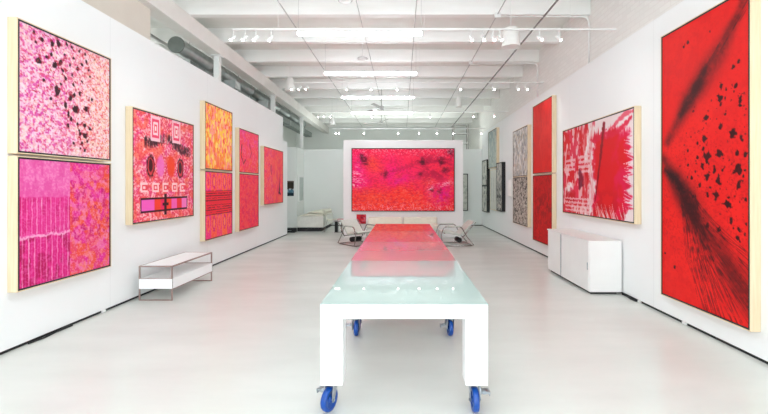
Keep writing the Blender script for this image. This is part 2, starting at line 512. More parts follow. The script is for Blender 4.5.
# lighting tracks
def track(y, z, x0, x1, heads, label, spotlight=True):
    t = thing('lighting_track', label, 'track light', (0, y, z), 0, 'lighting tracks')
    MB().box(x0, x1, -.01, .01, -.008, .008).build('track_rail', M['white_metal'], t)
    for f in (.12, .5, .88):
        x = x0 + (x1 - x0) * f
        MB().tube([(x, 0, .008), (x, 0, ZD - z)], .0025, 6).build('hanger_wire', M['white_metal'], t)
    for (x, ax, ay, tl) in heads:
        d = Vector((ax * .75, min(ay, 0) - .45, -1)).normalized()
        q = d.to_track_quat('-Z', 'Y').to_matrix()
        hb = MB().lathe([(0, .045), (.012, .045), (.018, .035), (.021, -.035), (.021, -.05), (.018, -.05), (.018, -.04)], n=16)
        hb.v = [tuple(q @ Vector(v)) for v in hb.v]
        hb.tube([(0, 0, .02), (0, 0, .115)], .006, 8)
        h = hb.build('spot_head', M['white_metal'], t, loc=(x, 0, -.12))
        lb = MB().lathe([(0, -.045), (.017, -.045), (.017, -.052), (0, -.052)], n=14)
        lb.v = [tuple(q @ Vector(v)) for v in lb.v]
        lb.build('lens', M['lens'], h)
        if spotlight:
            l = bpy.data.lights.new('spot_beam', 'SPOT'); l.energy = SPOT_POWER; l.color = (1, .98, .95)
            l.spot_size = R(70); l.spot_blend = .8; l.shadow_soft_size = .03
            lo = bpy.data.objects.new('spot_beam', l); COL.objects.link(lo); lo.parent = t
            lo.location = Vector((x, 0, -.12)) + d * .055
            lo.rotation_euler = d.to_track_quat('-Z', 'Y').to_euler()
    return t


def hx(px, Y): return (px - 402) * Y / 400


track(5.6, 3.70, -2.38, 3.0, [(hx(233, 5.6), -1.1, .3, 1), (hx(245, 5.6), -1, -.1, 1), (hx(256, 5.6), -.9, .5, 1), (hx(271, 5.6), -.6, 1, 1), (hx(471, 5.6), .3, 1, 1), (hx(483, 5.6), .3, -.2, 1), (hx(493, 5.6), .5, 1, 1), (hx(500, 5.6), .8, .2, 1), (hx(539.5, 5.6), .9, -.4, 1), (hx(558.5, 5.6), 1.0, .1, 1)],
      'nearest white lighting track, ten spot heads, above the near half of the room')
track(8.45, 3.70, -2.26, 3.0, [(hx(293, 8.45), -1, -.1, 1), (hx(300, 8.45), -.9, .4, 1), (hx(307, 8.45), -.8, -.3, 1), (hx(347, 8.45), -.1, 1, 1), (hx(371, 8.45), 0, .7, 1), (hx(397, 8.45), .1, -.2, 1), (hx(460, 8.45), .3, -.2, 1), (hx(493, 8.45), .8, -.2, 1), (hx(517, 8.45), 1, .4, 1), (hx(526, 8.45), 1, -.1, 1)],
      'second white lighting track from the camera, between the first two tube lights and the third')
track(11.3, 3.62, -2.5, 3.0, [(hx(319, 11.3), -1, 0, 1), (hx(325, 11.3), -.9, -.3, 1), (hx(331, 11.3), -.7, -.3, 1), (hx(372, 11.3), -.1, .5, 1), (hx(430, 11.3), .1, .5, 1), (hx(473, 11.3), .4, -.5, 1), (hx(493.5, 11.3), .4, -.8, 1)],
      'third white lighting track from the camera, just in front of the display wall')
track(12.4, 3.29, -2.14, 2.57, [(hx(336, 12.4), -.3, -.4, 1), (hx(339, 12.4), -.2, -.5, 1), (hx(364, 12.4), 0, -.4, 1), (hx(398, 12.4), 0, -.4, 1), (hx(419, 12.4), 0, -.5, 1), (hx(437, 12.4), 0, -.5, 1), (hx(453, 12.4), 0, -.4, 1), (hx(481, 12.4), .2, -.2, 1)],
      'farthest white lighting track, behind and above the display wall')


# pendants
def pendant(x, y, z, r, h, top, label):
    t = thing('pendant_lamp', label, 'pendant lamp', (x, y, z), 0, 'white pendant lamps')
    MB().lathe([(r, 0), (r * 1.0, .01), (r * top, h * .93), (r * top * .8, h), (0.012, h), (0.0, h)], n=32).build('lamp_shade', M['shade'], t)
    MB().lathe([(r * .97, .012), (0, .02)], n=32).build('diffuser', M['shade'], t)
    MB().tube([(0, 0, h), (0, 0, ZD - z)], .006, 8).build('cord', M['white_metal'], t)


pendant(1.77, 6.5, 3.76, .15, .31, .82, 'largest white drum pendant lamp hanging at upper right')
pendant(-2.94, 10.5, 4.0, .135, .36, .6, 'tapered white pendant lamp near the long beam, nearer of the left pair')
pendant(-2.45, 14.0, 3.65, .12, .30, .62, 'small white pendant lamp left of the display wall, farther of the left pair')
pendant(1.85, 13.0, 4.08, .115, .32, .85, 'small white pendant lamp far away on the right half of the ceiling')

# things seen over the partitions: hanging shelf frame, ceiling fans of the rear room
t = thing('metal_rack', 'dim grey metal rack standing in the room behind the back partition', 'rack', (2.45, 16.6, 0))
for x in (-.3, .3):
    for y in (0, .4):
        MB().box(x - .015, x + .015, y - .015, y + .015, 0, 4.1).build('upright', M['pipe_dark'], t)
for z in (.1, 1.0, 1.9, 2.8, 3.3, 3.7, 4.08):
    MB().box(-.3, .3, -.02, .42, z, z + .025).build('shelf', M['pipe'], t)
for i, (y, l) in enumerate([(13.0, 'nearer pale ceiling fan seen between the tube lights'), (15.9, 'farther pale ceiling fan above the display wall')]):
    t = thing('ceiling_fan', l, 'ceiling fan', ((381.5 - 402) * y / 400, y, 4.05), 0, 'ceiling fans')
    MB().lathe([(0, -.06), (.07, -.05), (.09, 0), (.07, .06), (0, .08)], n=20).build('motor', M['pipe'], t)
    MB().tube([(0, 0, .06), (0, 0, .68)], .012, 8).build('down_rod', M['pipe'], t)
    for k in range(3):
        a = R(120 * k + 10 + 40 * i)
        b = MB().box(.1, .72, -.06, .06, -.005, .005)
        q = Matrix.Rotation(a, 3, 'Z') @ Matrix.Rotation(R(12), 3, 'X')
        b.v = [tuple(q @ Vector(v)) for v in b.v]
        b.build('blade', M['pipe'], t)

# ------------------------------------------------------------------ picture painting (colour arrays laid on canvas grids)
def lerp(a, b, t):
    return a + (b - a) * t


def ss(a, b, x):
    t = np.clip((x - a) / (b - a), 0, 1)
    return t * t * (3 - 2 * t)


class Art:
    def __init__(s, w, h, res, seed, base):
        s.w, s.h = w, h
        s.nx = int(w / res) + 1; s.ny = int(h / res) + 1
        s.u, s.v = np.meshgrid(np.linspace(0, 1, s.nx), np.linspace(0, 1, s.ny))
        s.x = s.u * w; s.y = s.v * h
        s.c = np.ones((s.ny, s.nx, 3)) * (np.array(base) / 255.0)
        s.rng = np.random.RandomState(seed)
        s.gain = .88; s.dep = 1.1      # pigment strength of the canvas

    def vn(s, sx, sy=None, x=None, y=None):
        """one octave of value noise with feature size sx, sy metres; returns about 0..1"""
        sy = sy or sx
        x = s.x if x is None else x; y = s.y if y is None else y
        gx = x / sx + 1000.0; gy = y / sy + 1000.0
        x0 = np.floor(gx).astype(int); y0 = np.floor(gy).astype(int)
        mx, my = x0.min(), y0.min()
        g = s.rng.rand(y0.max() - my + 2, x0.max() - mx + 2)
        fx = gx - x0; fy = gy - y0
        fx = fx * fx * (3 - 2 * fx); fy = fy * fy * (3 - 2 * fy)
        a = g[y0 - my, x0 - mx]; b = g[y0 - my, x0 - mx + 1]
        c = g[y0 - my + 1, x0 - mx]; d = g[y0 - my + 1, x0 - mx + 1]
        return lerp(lerp(a, b, fx), lerp(c, d, fx), fy)

    def fbm(s, sx, sy=None, oct=4, gain=.55):
        sy = sy or sx
        t = 0; a = 1; n = 0
        for i in range(oct):
            t = t + a * s.vn(sx / 2 ** i, sy / 2 ** i); n += a; a *= gain
        t = t / n
        return np.clip((t - .5) * 1.7 + .5, 0, 1)

    def put(s, col, m):
        m = np.clip(m, 0, 1)[..., None]
        s.c = s.c * (1 - m) + np.array(col) / 255.0 * m
        return s

    def spk(s, col, size, thr, soft=.08, amt=1.0, mask=1.0, sy=None):
        n = s.fbm(size, sy, 2)
        return s.put(col, ss(thr, thr + soft, n) * amt * mask)

    def blob(s, col, u, v, r, rough=.5, amt=1.0, ay=1.0):
        x0, y0 = u * s.w, v * s.h
        d = np.hypot(s.x - x0, (s.y - y0) / ay)
        n = s.cache(.03)
        m = 1 - ss(r * .75, r * 1.1, d * (1 + rough * (n - .5) * 2))
        return s.put(col, m * amt)

    def cache(s, k):
        if not hasattr(s, '_c'): s._c = {}
        if k not in s._c: s._c[k] = s.fbm(k, oct=3)
        return s._c[k]

    def stroke(s, col, pts, wid, amt=1.0, edge=.4, streak=0.0):
        """soft brush stroke through uv points; wid (metres) may be a list"""
        best = np.full(s.x.shape, 1e9); along = np.zeros_like(best)
        P = [(u * s.w, v * s.h) for u, v in pts]
        Wd = wid if isinstance(wid, (list, tuple)) else [wid] * len(P)
        for i in range(len(P) - 1):
            (ax, ay), (bx, by) = P[i], P[i + 1]
            dx, dy = bx - ax, by - ay
            t = np.clip(((s.x - ax) * dx + (s.y - ay) * dy) / (dx * dx + dy * dy + 1e-9), 0, 1)
            d = np.hypot(s.x - ax - t * dx, s.y - ay - t * dy) / (Wd[i] + (Wd[i + 1] - Wd[i]) * t)
            best = np.minimum(best, d)
        n = s.cache(.05)
        m = 1 - ss(1 - edge, 1 + edge * .3, best + (n - .5) * edge * 1.6)
        if streak:
            m = m * (1 - streak + streak * ss(.35, .65, s.cache(.02)))
        return s.put(col, m * amt)

    def rect(s, col, u0, u1, v0, v1, amt=1.0, jit=.0):
        n = (s.cache(.03) - .5) * jit
        m = ((s.u + n / s.w > u0) & (s.u + n / s.w < u1) & (s.v + n / s.h > v0) & (s.v + n / s.h < v1)).astype(float)
        return s.put(col, m * amt)


def canvas_obj(art, parent, y, z0=0.0, x0=None):
    """grid of coloured points facing local -y, standing on z0"""
    nx, ny = art.nx, art.ny
    x0 = -art.w / 2 if x0 is None else x0
    V = np.zeros((ny * nx + 4, 3))
    V[:ny * nx, 0] = (x0 + art.x).ravel(); V[:ny * nx, 1] = y; V[:ny * nx, 2] = (z0 + art.h - art.y).ravel()
    i = np.arange(ny - 1)[:, None] * nx + np.arange(nx - 1)[None, :]
    F = np.stack([i, i + nx, i + nx + 1, i + 1], -1).reshape(-1, 4)
    # stretcher depth behind the painted face
    yb = y + .03
    nb = ny * nx
    V[nb:] = [(x0, yb, z0 + art.h), (x0 + art.w, yb, z0 + art.h), (x0 + art.w, yb, z0), (x0, yb, z0)]
    tl, tr, br, bl = 0, nx - 1, ny * nx - 1, (ny - 1) * nx
    F = np.vstack([F, [[tl, tr, nb + 1, nb], [tr, br, nb + 2, nb + 1], [br, bl, nb + 3, nb + 2], [bl, tl, nb, nb + 3], [nb, nb + 1, nb + 2, nb + 3]]])
    me = bpy.data.meshes.new('canvas')
    me.vertices.add(len(V)); me.vertices.foreach_set('co', V.ravel())
    me.loops.add(F.size); me.loops.foreach_set('vertex_index', F.ravel().astype(np.int32))
    me.polygons.add(len(F)); me.polygons.foreach_set('loop_start', np.arange(0, F.size, 4, dtype=np.int32))
    me.update(calc_edges=True)
    at = me.color_attributes.new('paint', 'FLOAT_COLOR', 'POINT')
    C = np.ones((len(V), 4)); C[:nb, :3] = (srgb(np.clip(art.c, 0, 1)) ** art.dep * art.gain).reshape(-1, 3); C[nb:, :3] = .8
    at.data.foreach_set('color', C.ravel())
    me.materials.append(M['paint'])
    o = bpy.data.objects.new('canvas', me); COL.objects.link(o); o.parent = parent
    return o


def paint_mat():
    m = bpy.data.materials.new('acrylic_on_canvas'); m.use_nodes = True
    nt = m.node_tree; b = nt.nodes['Principled BSDF']
    a = nt.nodes.new('ShaderNodeAttribute'); a.attribute_name = 'paint'
    nt.links.new(a.outputs['Color'], b.inputs['Base Color'])
    tc = nt.nodes.new('ShaderNodeTexCoord'); n = nt.nodes.new('ShaderNodeTexNoise')
    n.inputs['Scale'].default_value = 60; n.inputs['Detail'].default_value = 3
    nt.links.new(tc.outputs['Object'], n.inputs['Vector'])
    bp = nt.nodes.new('ShaderNodeBump'); bp.inputs['Strength'].default_value = .15; bp.inputs['Distance'].default_value = .004
    nt.links.new(n.outputs['Fac'], bp.inputs['Height']); nt.links.new(bp.outputs['Normal'], b.inputs['Normal'])
    b.inputs['Roughness'].default_value = .6; b.inputs['Specular IOR Level'].default_value = .25
    return m


M['paint'] = paint_mat()


def ring(x0, x1, z0, z1, t, y0, y1):
    m = MB()
    m.box(x0, x0 + t, y0, y1, z0, z1).box(x1 - t, x1, y0, y1, z0, z1)
    m.box(x0 + t, x1 - t, y0, y1, z0, z0 + t).box(x0 + t, x1 - t, y0, y1, z1 - t, z1)
    return m


def hang(arts, name, label, cat, loc, rz, depth=.09, frame='wood', rim=.010, gap=.015, group=None):
    """framed picture; loc is the middle of its lower edge on the wall; local -y looks into the room"""
    t = thing(name, label, cat, loc, rz, group)
    w = sum(a.w for a in arts) + .004 * (len(arts) - 1); h = arts[0].h
    g = gap + rim
    ring(-w / 2 - g, w / 2 + g, -g, h + g, rim, -depth, -.001).build('frame', M[frame], t, bevel=.0015, seg=1)
    if gap:
        ring(-w / 2 - gap, w / 2 + gap, -gap, h + gap, gap, -depth + .0015, -.002).build('gap_shadow', M['dark'], t)  # black ring stands in for the shadow gap round the canvas
    x = -w / 2
    for a in arts:
        canvas_obj(a, t, -depth + .006, 0, x)
        x += a.w + .004
    return t


def on_left(y0, w): return (XL, y0 + w / 2)
def on_right(y0, w): return (XR, y0 + w / 2)


LF, RT = R(90), R(-90)

# --- left wall: dotted pink canvas
a = Art(1.12, 1.18, .0062, 11, (250, 214, 218))
rightness = ss(.25, .95, a.u)
a.put((244, 168, 204), (1 - rightness) * .8); a.put((250, 196, 176), rightness * .8)
a.spk((236, 84, 178), .02, .50, .12, .75, 1 - rightness)
a.spk((228, 60, 164), .05, .60, .14, .6, (1 - rightness))
a.spk((246, 112, 100), .022, .54, .12, .7, rightness)
a.spk((238, 80, 120), .02, .60, .1, .6)
a.spk((255, 232, 214), .024, .58, .1, .7, .3 + .7 * ss(.3, .6, a.fbm(.25)))
a.spk((255, 236, 246), .016, .56, .1, .75)
for (u, v, r) in [(0.131, 0.03, 0.014), (0.209, 0.069, 0.021), (0.171, 0.258, 0.024), (0.331, 0.247, 0.031), (0.372, 0.043, 0.024), (0.309, 0.071, 0.021), (0.462, 0.025, 0.017), (0.438, 0.122, 0.014), (0.539, 0.122, 0.017), (0.582, 0.208, 0.017), (0.691, 0.11, 0.017), (0.678, 0.046, 0.014), (0.793, 0.062, 0.01), (0.603, 0.043, 0.014), (0.519, 0.031, 0.014), (0.361, 0.456, 0.034), (0.294, 0.538, 0.017), (0.399, 0.39, 0.014), (0.45, 0.568, 0.028), (0.56, 0.58, 0.034), (0.506, 0.487, 0.021), (0.548, 0.452, 0.021), (0.76, 0.45, 0.021), (0.638, 0.309, 0.014), (0.737, 0.24, 0.014), (0.723, 0.185, 0.01), (0.539, 0.366, 0.014), (0.612, 0.431, 0.017), (0.673, 0.704, 0.021), (0.669, 0.806, 0.028), (0.612, 0.789, 0.017), (0.582, 0.701, 0.014), (0.51, 0.673, 0.017), (0.478, 0.733, 0.014), (0.638, 0.876, 0.017), (0.737, 0.729, 0.014), (0.539, 0.886, 0.014), (0.45, 0.324, 0.014), (0.223, 0.398, 0.017), (0.498, 0.199, 0.014), (0.147, 0.111, 0.014), (0.688, 0.553, 0.021), (0.481, 0.635, 0.017), (0.605, 0.763, 0.014), (0.703, 0.856, 0.014), (0.672, 0.941, 0.017), (0.617, 0.923, 0.012), (.30, .16, .02), (.25, .2, .014), (.39, .2, .02), (.64, .15, .016), (.52, .28, .016), (.42, .27, .014)]:
    a.blob((200, 40, 70), u, v, r * 1.15, .9, .55, 1.2)
    a.blob((52, 14, 26), u, v, r * .95, .5, .95, 1.3)
hang([a], 'framed_painting', 'pink speckled painting scattered with black blots, upper of the nearest pair on the left wall', 'painting', (XL, 3.629 + .562, 1.824), LF, group='paintings on the left wall')

# striped / floral canvas under it
a = Art(1.12, 1.185, .0062, 12, (244, 112, 184))
left = (a.u < .5).astype(float)
a.spk((250, 160, 205), .015, .52, .14, .6)
a.spk((236, 84, 164), .03, .50, .2, .5, 1.0, .12)
jit = (a.cache(.05) - .5)
for (v0, v1, n, base, deep) in [(.30, .60, 11, (236, 50, 146), (220, 22, 118)), (.62, 1.0, 9, (230, 32, 134), (186, 12, 86))]:
    m = left * ss(v0 - .01, v0 + .01, a.v + jit * .02) * (1 - ss(v1 - .008, v1 + .008, a.v + jit * .02))
    a.put(base, m)
    a.spk(deep, .05, .50, .25, .75, m, .12)
    a.spk((244, 110, 180), .014, .56, .12, .5, m)
    st = np.abs(((a.u * n * 2) + jit * .12) % 1 - .5)
    a.put((252, 196, 226), m * (1 - ss(.05, .12, st)) * (.35 + .5 * a.fbm(.03, .2, 2)))
    a.put((246, 130, 192), m * ss(.34, .5, st) * .35)
a.put((255, 200, 226), left * (1 - ss(.006, .014, np.abs(a.v - .61 + (a.cache(.03) - .5) * .03))) * .8)
r_ = 1 - left
a.put((240, 66, 128), r_)
a.spk((248, 96, 70), .12, .46, .2, .9, r_)
a.spk((238, 48, 168), .09, .50, .18, .85, r_)
a.spk((214, 18, 120), .06, .56, .16, .8, r_ * ss(.0, .3, a.v) * (1 - ss(.6, .8, a.v)))
a.spk((250, 140, 190), .05, .56, .16, .7, r_)
a.spk((252, 130, 90), .05, .58, .14, .6, r_ * (.4 + .6 * ss(.6, 1, a.v)))
a.put((246, 92, 60), r_ * ss(.46, .62, a.fbm(.07)) * (ss(.88, 1., a.u) + (1 - ss(.5, .56, a.u))) * .7)
a.spk((250, 170, 190), .012, .62, .1, .5, r_)
hang([a], 'framed_painting', 'magenta striped and floral painting, lower of the nearest pair on the left wall', 'painting', (XL, 3.629 + .562, .568), LF, group='paintings on the left wall')

# square painting with signs
a = Art(1.48, 1.48, .0068, 13, (240, 88, 108))
a.spk((252, 160, 168), .03, .48, .14, .7)
a.spk((238, 58, 84), .05, .50, .16, .6)
a.spk((234, 60, 140), .09, .58, .16, .6)
a.spk((255, 214, 212), .02, .57, .1, .7)
a.spk((244, 96, 70), .10, .56, .16, .6)
a.spk((216, 34, 66), .025, .62, .1, .5)
# bristly dark band
for k in range(150):
    u = .14 + .80 * a.rng.rand()
    vc = .235 + .035 * math.sin(u * 9) + (.03 if u > .6 else 0)
    dv = (.05 + .05 * a.rng.rand())
    a_ = a.rng.rand() * .03 - .015
    if .48 < u < .58 and a.rng.rand() < .5: continue
    a.stroke((64, 26, 36), [(u, vc - dv * .5), (u + a_, vc + dv * .6)], .009, .8, .7)
for (u, v) in [(.32, .13), (.67, .115)]:
    a.rect((250, 196, 208), u - .075, u + .075, v - .12, v + .12, 1, .006)
    a.rect((240, 70, 110), u - .055, u + .055, v - .09, v + .09, 1, .006)
    a.rect((252, 212, 218), u - .038, u + .038, v - .062, v + .062, 1, .006)
    a.rect((240, 90, 110), u - .022, u + .022, v - .04, v + .04, 1, .006)
    a.rect((255, 232, 232), u - .01, u + .01, v - .02, v + .02, 1)


def oval(a, col, u, v, ru, rv, amt=1.0, edge=.12):
    d = np.hypot((a.u - u) / ru, (a.v - v) / rv) + (a.cache(.03) - .5) * .25
    a.put(col, (1 - ss(1 - edge, 1 + edge, d)) * amt)


for u in (.245, .745):
    oval(a, (60, 16, 28), u, .49, .06, .105); oval(a, (214, 60, 70), u, .49, .045, .085); oval(a, (70, 20, 30), u, .485, .030, .062)
oval(a, (240, 110, 190), .40, .485, .06, .10, .9, .25)
oval(a, (240, 66, 34), .575, .475, .065, .11, .9, .25)
for i, u in enumerate([.15, .32, .48, .64, .79]):
    a.rect((252, 206, 208), u - .05, u + .05, .645, .735, .95, .006)
    a.rect((238, 74, 90), u - .03, u + (.05 if i % 2 == 0 else .03), .665, .715, 1, .004)
    a.rect((252, 206, 208), u - .012, u + .016, .678, .702, .95)
a.rect((54, 14, 24), .10, .88, .785, .925, 1, .004)
for i, c in enumerate([(240, 92, 186), (240, 92, 186), (240, 62, 44), (232, 40, 90), (240, 62, 44), (242, 96, 176), (236, 50, 60), (244, 120, 190)]):
    u0 = .115 + i * .094
    a.rect(c, u0, u0 + .094, .805, .905, 1)
a.rect((54, 14, 24), .46, .50, .755, .96); a.rect((54, 14, 24), .43, .53, .84, .87)
a.gain = 1.02; a.dep = 1.0
hang([a], 'framed_painting', 'large square red painting with pale nested squares, dark bristly band and outlined bar', 'painting', (XL, 5.17 + .74, 1.028), LF, group='paintings on the left wall')

# yellow-orange over striped
a = Art(1.10, 1.165, .0085, 14, (248, 140, 46))
a.spk((252, 196, 60), .06, .50, .2, .9, 1, .12)
a.spk((240, 70, 80), .05, .56, .1, .85, 1, .10)
a.spk((252, 220, 110), .035, .62, .08, .9, 1, .08)
a.spk((250, 150, 150), .04, .64, .08, .8, 1, .08)
a.spk((244, 90, 60), .12, .55, .12, .6, ss(.5, 1, a.v))
a.gain = 1.08; a.dep = 1.0
hang([a], 'framed_painting', 'yellow and orange dappled painting on the left wall, above the black banded one', 'painting', (XL, 7.07 + .55, 1.825), LF, group='paintings on the left wall')
a = Art(1.10, 1.205, .0085, 15, (236, 50, 96))
for i in range(5):
    c = [(236, 40, 130), (246, 84, 52), (238, 60, 110), (248, 100, 44), (232, 44, 110)][i]
    a.rect(c, i * .2, i * .2 + .2, 0, 1, .9, .01)
for vv in (.14, .78):
    for i in range(5):
        oval(a, [(248, 96, 60), (220, 24, 110)][i % 2], i * .2 + .1, vv, .06, .12)
        oval(a, [(230, 30, 90), (250, 130, 60)][i % 2], i * .2 + .1, vv, .03, .07)
a.spk((250, 130, 120), .02, .6, .06, .5)
a.rect((228, 36, 54), 0, 1, .29, .64, .9)
for k in range(11):
    v = .285 + k * .036
    if k in (5,): continue
    wd = .007 if k % 3 else .004
    m = (np.abs(a.v - v + (a.cache(.03) - .5) * .006) < wd * .8) * (ss(.3, .45, a.fbm(.05, .02, 2)) if k % 2 else 1.0)
    a.put((66, 14, 30), m.astype(float) * .92)
a.gain = 1.08; a.dep = 1.0
hang([a], 'framed_painting', 'red orange painting with black horizontal bands, below the yellow one', 'painting', (XL, 7.07 + .55, .556), LF, group='paintings on the left wall')

# fourth pair
a = Art(1.12, .915, .009, 16, (244, 58, 92))
a.spk((250, 84, 60), .14, .5, .15, .8, ss(.2, .7, a.v))
a.spk((240, 60, 150), .1, .55, .12, .7, 1 - ss(.2, .7, a.v))
a.spk((252, 140, 160), .03, .66, .12, .5)
a.stroke((110, 20, 50), [(.12, .35), (.08, .6), (.2, .8), (.3, .7)], .02, .8)
a.stroke((150, 24, 60), [(.5, .3), (.62, .5), (.55, .62)], .02, .5)
a.gain = 1.08; a.dep = 1.0
hang([a], 'framed_painting', 'rose red painting with thin dark scrawl, third upper canvas along the left wall', 'painting', (XL, 8.55 + .56, 1.818), LF, group='paintings on the left wall')
a = Art(1.12, 1.205, .009, 17, (242, 54, 78))
a.spk((242, 76, 80), .1, .48, .2, .8)
a.spk((222, 30, 90), .06, .58, .1, .6)
a.spk((250, 110, 110), .02, .66, .06, .4)
a.gain = 1.08; a.dep = 1.0
hang([a], 'framed_painting', 'plain rose red painting, lower of the last stacked pair on the left wall', 'painting', (XL, 8.55 + .56, .56), LF, group='paintings on the left wall')

# diptych
a = Art(.70, 1.45, .010, 18, (244, 66, 86))
a.spk((246, 96, 90), .12, .5, .2, .8); a.spk((228, 40, 120), .1, .58, .12, .6); a.spk((252, 140, 130), .025, .66, .06, .5)
a.stroke((130, 24, 52), [(.78, .3), (.74, .38), (.82, .46)], .025, .7)
b = Art(.88, 1.45, .010, 19, (246, 74, 84))
b.spk((248, 104, 84), .12, .5, .2, .8); b.spk((230, 44, 110), .1, .58, .12, .5)
b.stroke((60, 16, 34), [(.62, .60), (.66, .72), (.62, .80), (.75, .84)], [.015, .05, .07, .02], .9)
b.stroke((90, 20, 40), [(.66, .6), (.7, .45)], .012, .6)
for q_ in (a, b): q_.gain = 1.08; q_.dep = 1.0
hang([a, b], 'framed_painting', 'coral red two panel painting at the far end of the left wall', 'painting', (XL, 10.08 + .79, 1.05), LF, group='paintings on the left wall')

# --- display wall: large red and magenta painting
a = Art(2.985, 1.815, .0095, 20, (245, 34, 76))
wob = (a.fbm(.5) - .5); fine = (a.cache(.05) - .5)
low = ss(.35, .8, a.v + fine * .12 + wob * .35)
G = lambda u, v, su, sv: np.exp(-((a.u + wob * .08 - u) / su) ** 2 - ((a.v + wob * .12 - v) / sv) ** 2)
a.put((246, 52, 40), low * .95)
a.put((242, 10, 116), np.clip(G(.07, .3, .10, .3) + G(.36, .3, .13, .16) * .8 + G(.5, .47, .22, .13) + G(.88, .72, .14, .2) * 1.1 + G(.05, .6, .04, .15), 0, 1) * (.65 + .35 * ss(.35, .6, a.fbm(.12))))
a.put((222, 20, 150), np.clip(G(.9, .78, .09, .12) + G(.43, .5, .12, .06) * .6 + G(.08, .3, .05, .12) * .4, 0, 1) * ss(.35, .6, a.fbm(.1)) * .8)
a.put((244, 74, 50), np.clip(G(.22, .27, .08, .13) + G(.44, .42, .05, .06) * .6 + G(.72, .5, .1, .1) * .7 + G(.15, .75, .15, .15) * .6, 0, 1) * .8)
a.put((176, 8, 58), np.clip(G(.82, .38, .20, .12) + G(.85, .2, .16, .1) * .8, 0, 1) * ss(.3, .6, a.fbm(.2, .12)) * .8)
a.stroke((170, 8, 56), [(.28, .40), (.45, .34), (.6, .26), (.75, .18), (.95, .2)], [.05, .07, .09, .12, .1], .5, .9, .5)
for (u, v, r) in [(.12, .19, .11), (.325, .41, .07), (.69, .21, .09), (.67, .41, .05), (.88, .2, .08), (.91, .34, .08), (.86, .69, .06), (.78, .66, .05), (.96, .06, .08), (.09, .11, .06)]:
    d = np.hypot(a.x - u * a.w, a.y - v * a.h) / r + fine * 1.4
    a.put((72, 6, 32), np.exp(-np.clip(d, 0, 9) ** 2) * .92)
a.spk((250, 120, 90), .06, .60, .14, .45, low, .03)
a.spk((200, 14, 60), .05, .60, .14, .4, 1, .03)
a.spk((255, 180, 196), .024, .68, .08, .6, np.clip(ss(.8, 1., a.v) + (1 - ss(.0, .2, a.v)) * .8 + .12, 0, 1))
a.spk((255, 196, 210), .05, .56, .12, .8, np.clip(G(.04, .42, .06, .16) + G(.92, .58, .09, .05) + G(.76, .63, .03, .12) + G(.03, .62, .03, .06), 0, 1), .02)
a.gain = 1.08; a.dep = 1.0
hang([a], 'framed_painting', 'large wide red and magenta painting on the central display wall', 'painting', ((-1.46 + 1.525) / 2 + .0, 11.8, .79), 0, depth=.06, frame='dark', rim=.022, gap=0)
a = Art(.27, .27, .012, 21, (204, 34, 72))
a.spk((150, 12, 52), .08, .5, .2, .8); a.spk((240, 150, 170), .06, .62, .1, .8); a.spk((232, 60, 60), .05, .6, .1, .7)
hang([a], 'small_canvas', 'tiny square crimson canvas low on the display wall', 'painting', (-1.2, 11.8, .405), 0, depth=.03, frame='redcover', rim=.004, gap=0)

# --- right wall: tall red painting
a = Art(1.14, 2.92, .0068, 22, (236, 34, 30))
a.put((246, 44, 36), ss(.3, .7, a.fbm(.5)) * .5)
a.spk((222, 26, 28), .10, .55, .25, .35)
a.spk((196, 22, 28), .018, .70, .07, .5, .25 + .6 * ss(.3, .5, a.v) * (1 - ss(.75, .95, a.v)))


def smoke(pts, wid, amt, col=(66, 18, 22), pw=1.0):
    """soft smoky band: dense core that fades outward, broken up by dry-brush grain along it"""
    best = np.full(a.x.shape, 1e9)
    P = [(u * a.w, v * a.h) for u, v in pts]
    for i in range(len(P) - 1):
        (ax, ay), (bx, by) = P[i], P[i + 1]
        dx, dy = bx - ax, by - ay
        t = np.clip(((a.x - ax) * dx + (a.y - ay) * dy) / (dx * dx + dy * dy + 1e-9), 0, 1)
        best = np.minimum(best, np.hypot(a.x - ax - t * dx, a.y - ay - t * dy) / (wid[i] + (wid[i + 1] - wid[i]) * t))
    n = a.fbm(.10, oct=4) * .6 + a.fbm(.02, oct=2) * .4
    m = np.exp(-(best ** 2) * 1.1) * (.45 + .9 * n)
    a.put(col, np.clip(m, 0, 1) ** pw * amt)


smoke([(1.0, -.02), (0.90, 0.06), (0.76, 0.13), (0.63, 0.18), (0.50, 0.23), (0.38, 0.27), (0.24, 0.34), (0.08, 0.41)], [.03, .05, .09, .13, .13, .12, .08, .05], .58)
smoke([(0.56, 0.19), (0.46, 0.24), (0.36, 0.28), (.26, .32)], [.04, .08, .08, .05], .8, (52, 16, 20))
smoke([(0.02, 0.47), (0.13, 0.53), (0.26, 0.59), (0.38, 0.65), (0.50, 0.71), (.68, .78), (.86, .85), (1.02, .93)], [.05, .09, .13, .14, .14, .14, .14, .12], .58)
smoke([(0.05, 0.52), (0.2, 0.56), (0.33, 0.62), (0.44, 0.69)], [.04, .09, .12, .07], .9, (44, 12, 18))
for k in range(60):
    s0 = (.26 + .20 * a.rng.rand(), .60 + .08 * a.rng.rand())
    e = (1.02, .78 + .22 * a.rng.rand()) if a.rng.rand() < .55 else (.50 + .55 * a.rng.rand(), 1.02)
    bow = .12 * a.rng.rand()
    mid = ((s0[0] + e[0]) / 2 - bow, (s0[1] + e[1]) / 2 + .03 * bow)
    a.stroke((70, 16, 22), [s0, mid, e], [.009, .005, .003], .45, .9)
for k in range(26):
    u = .3 + .65 * a.rng.rand(); v = .36 - .36 * u + .03 * (a.rng.rand() - .5)
    a.stroke((80, 20, 26), [(u, v + .04), (u + .22, v - .05)], [.005, .003], .4, .9)
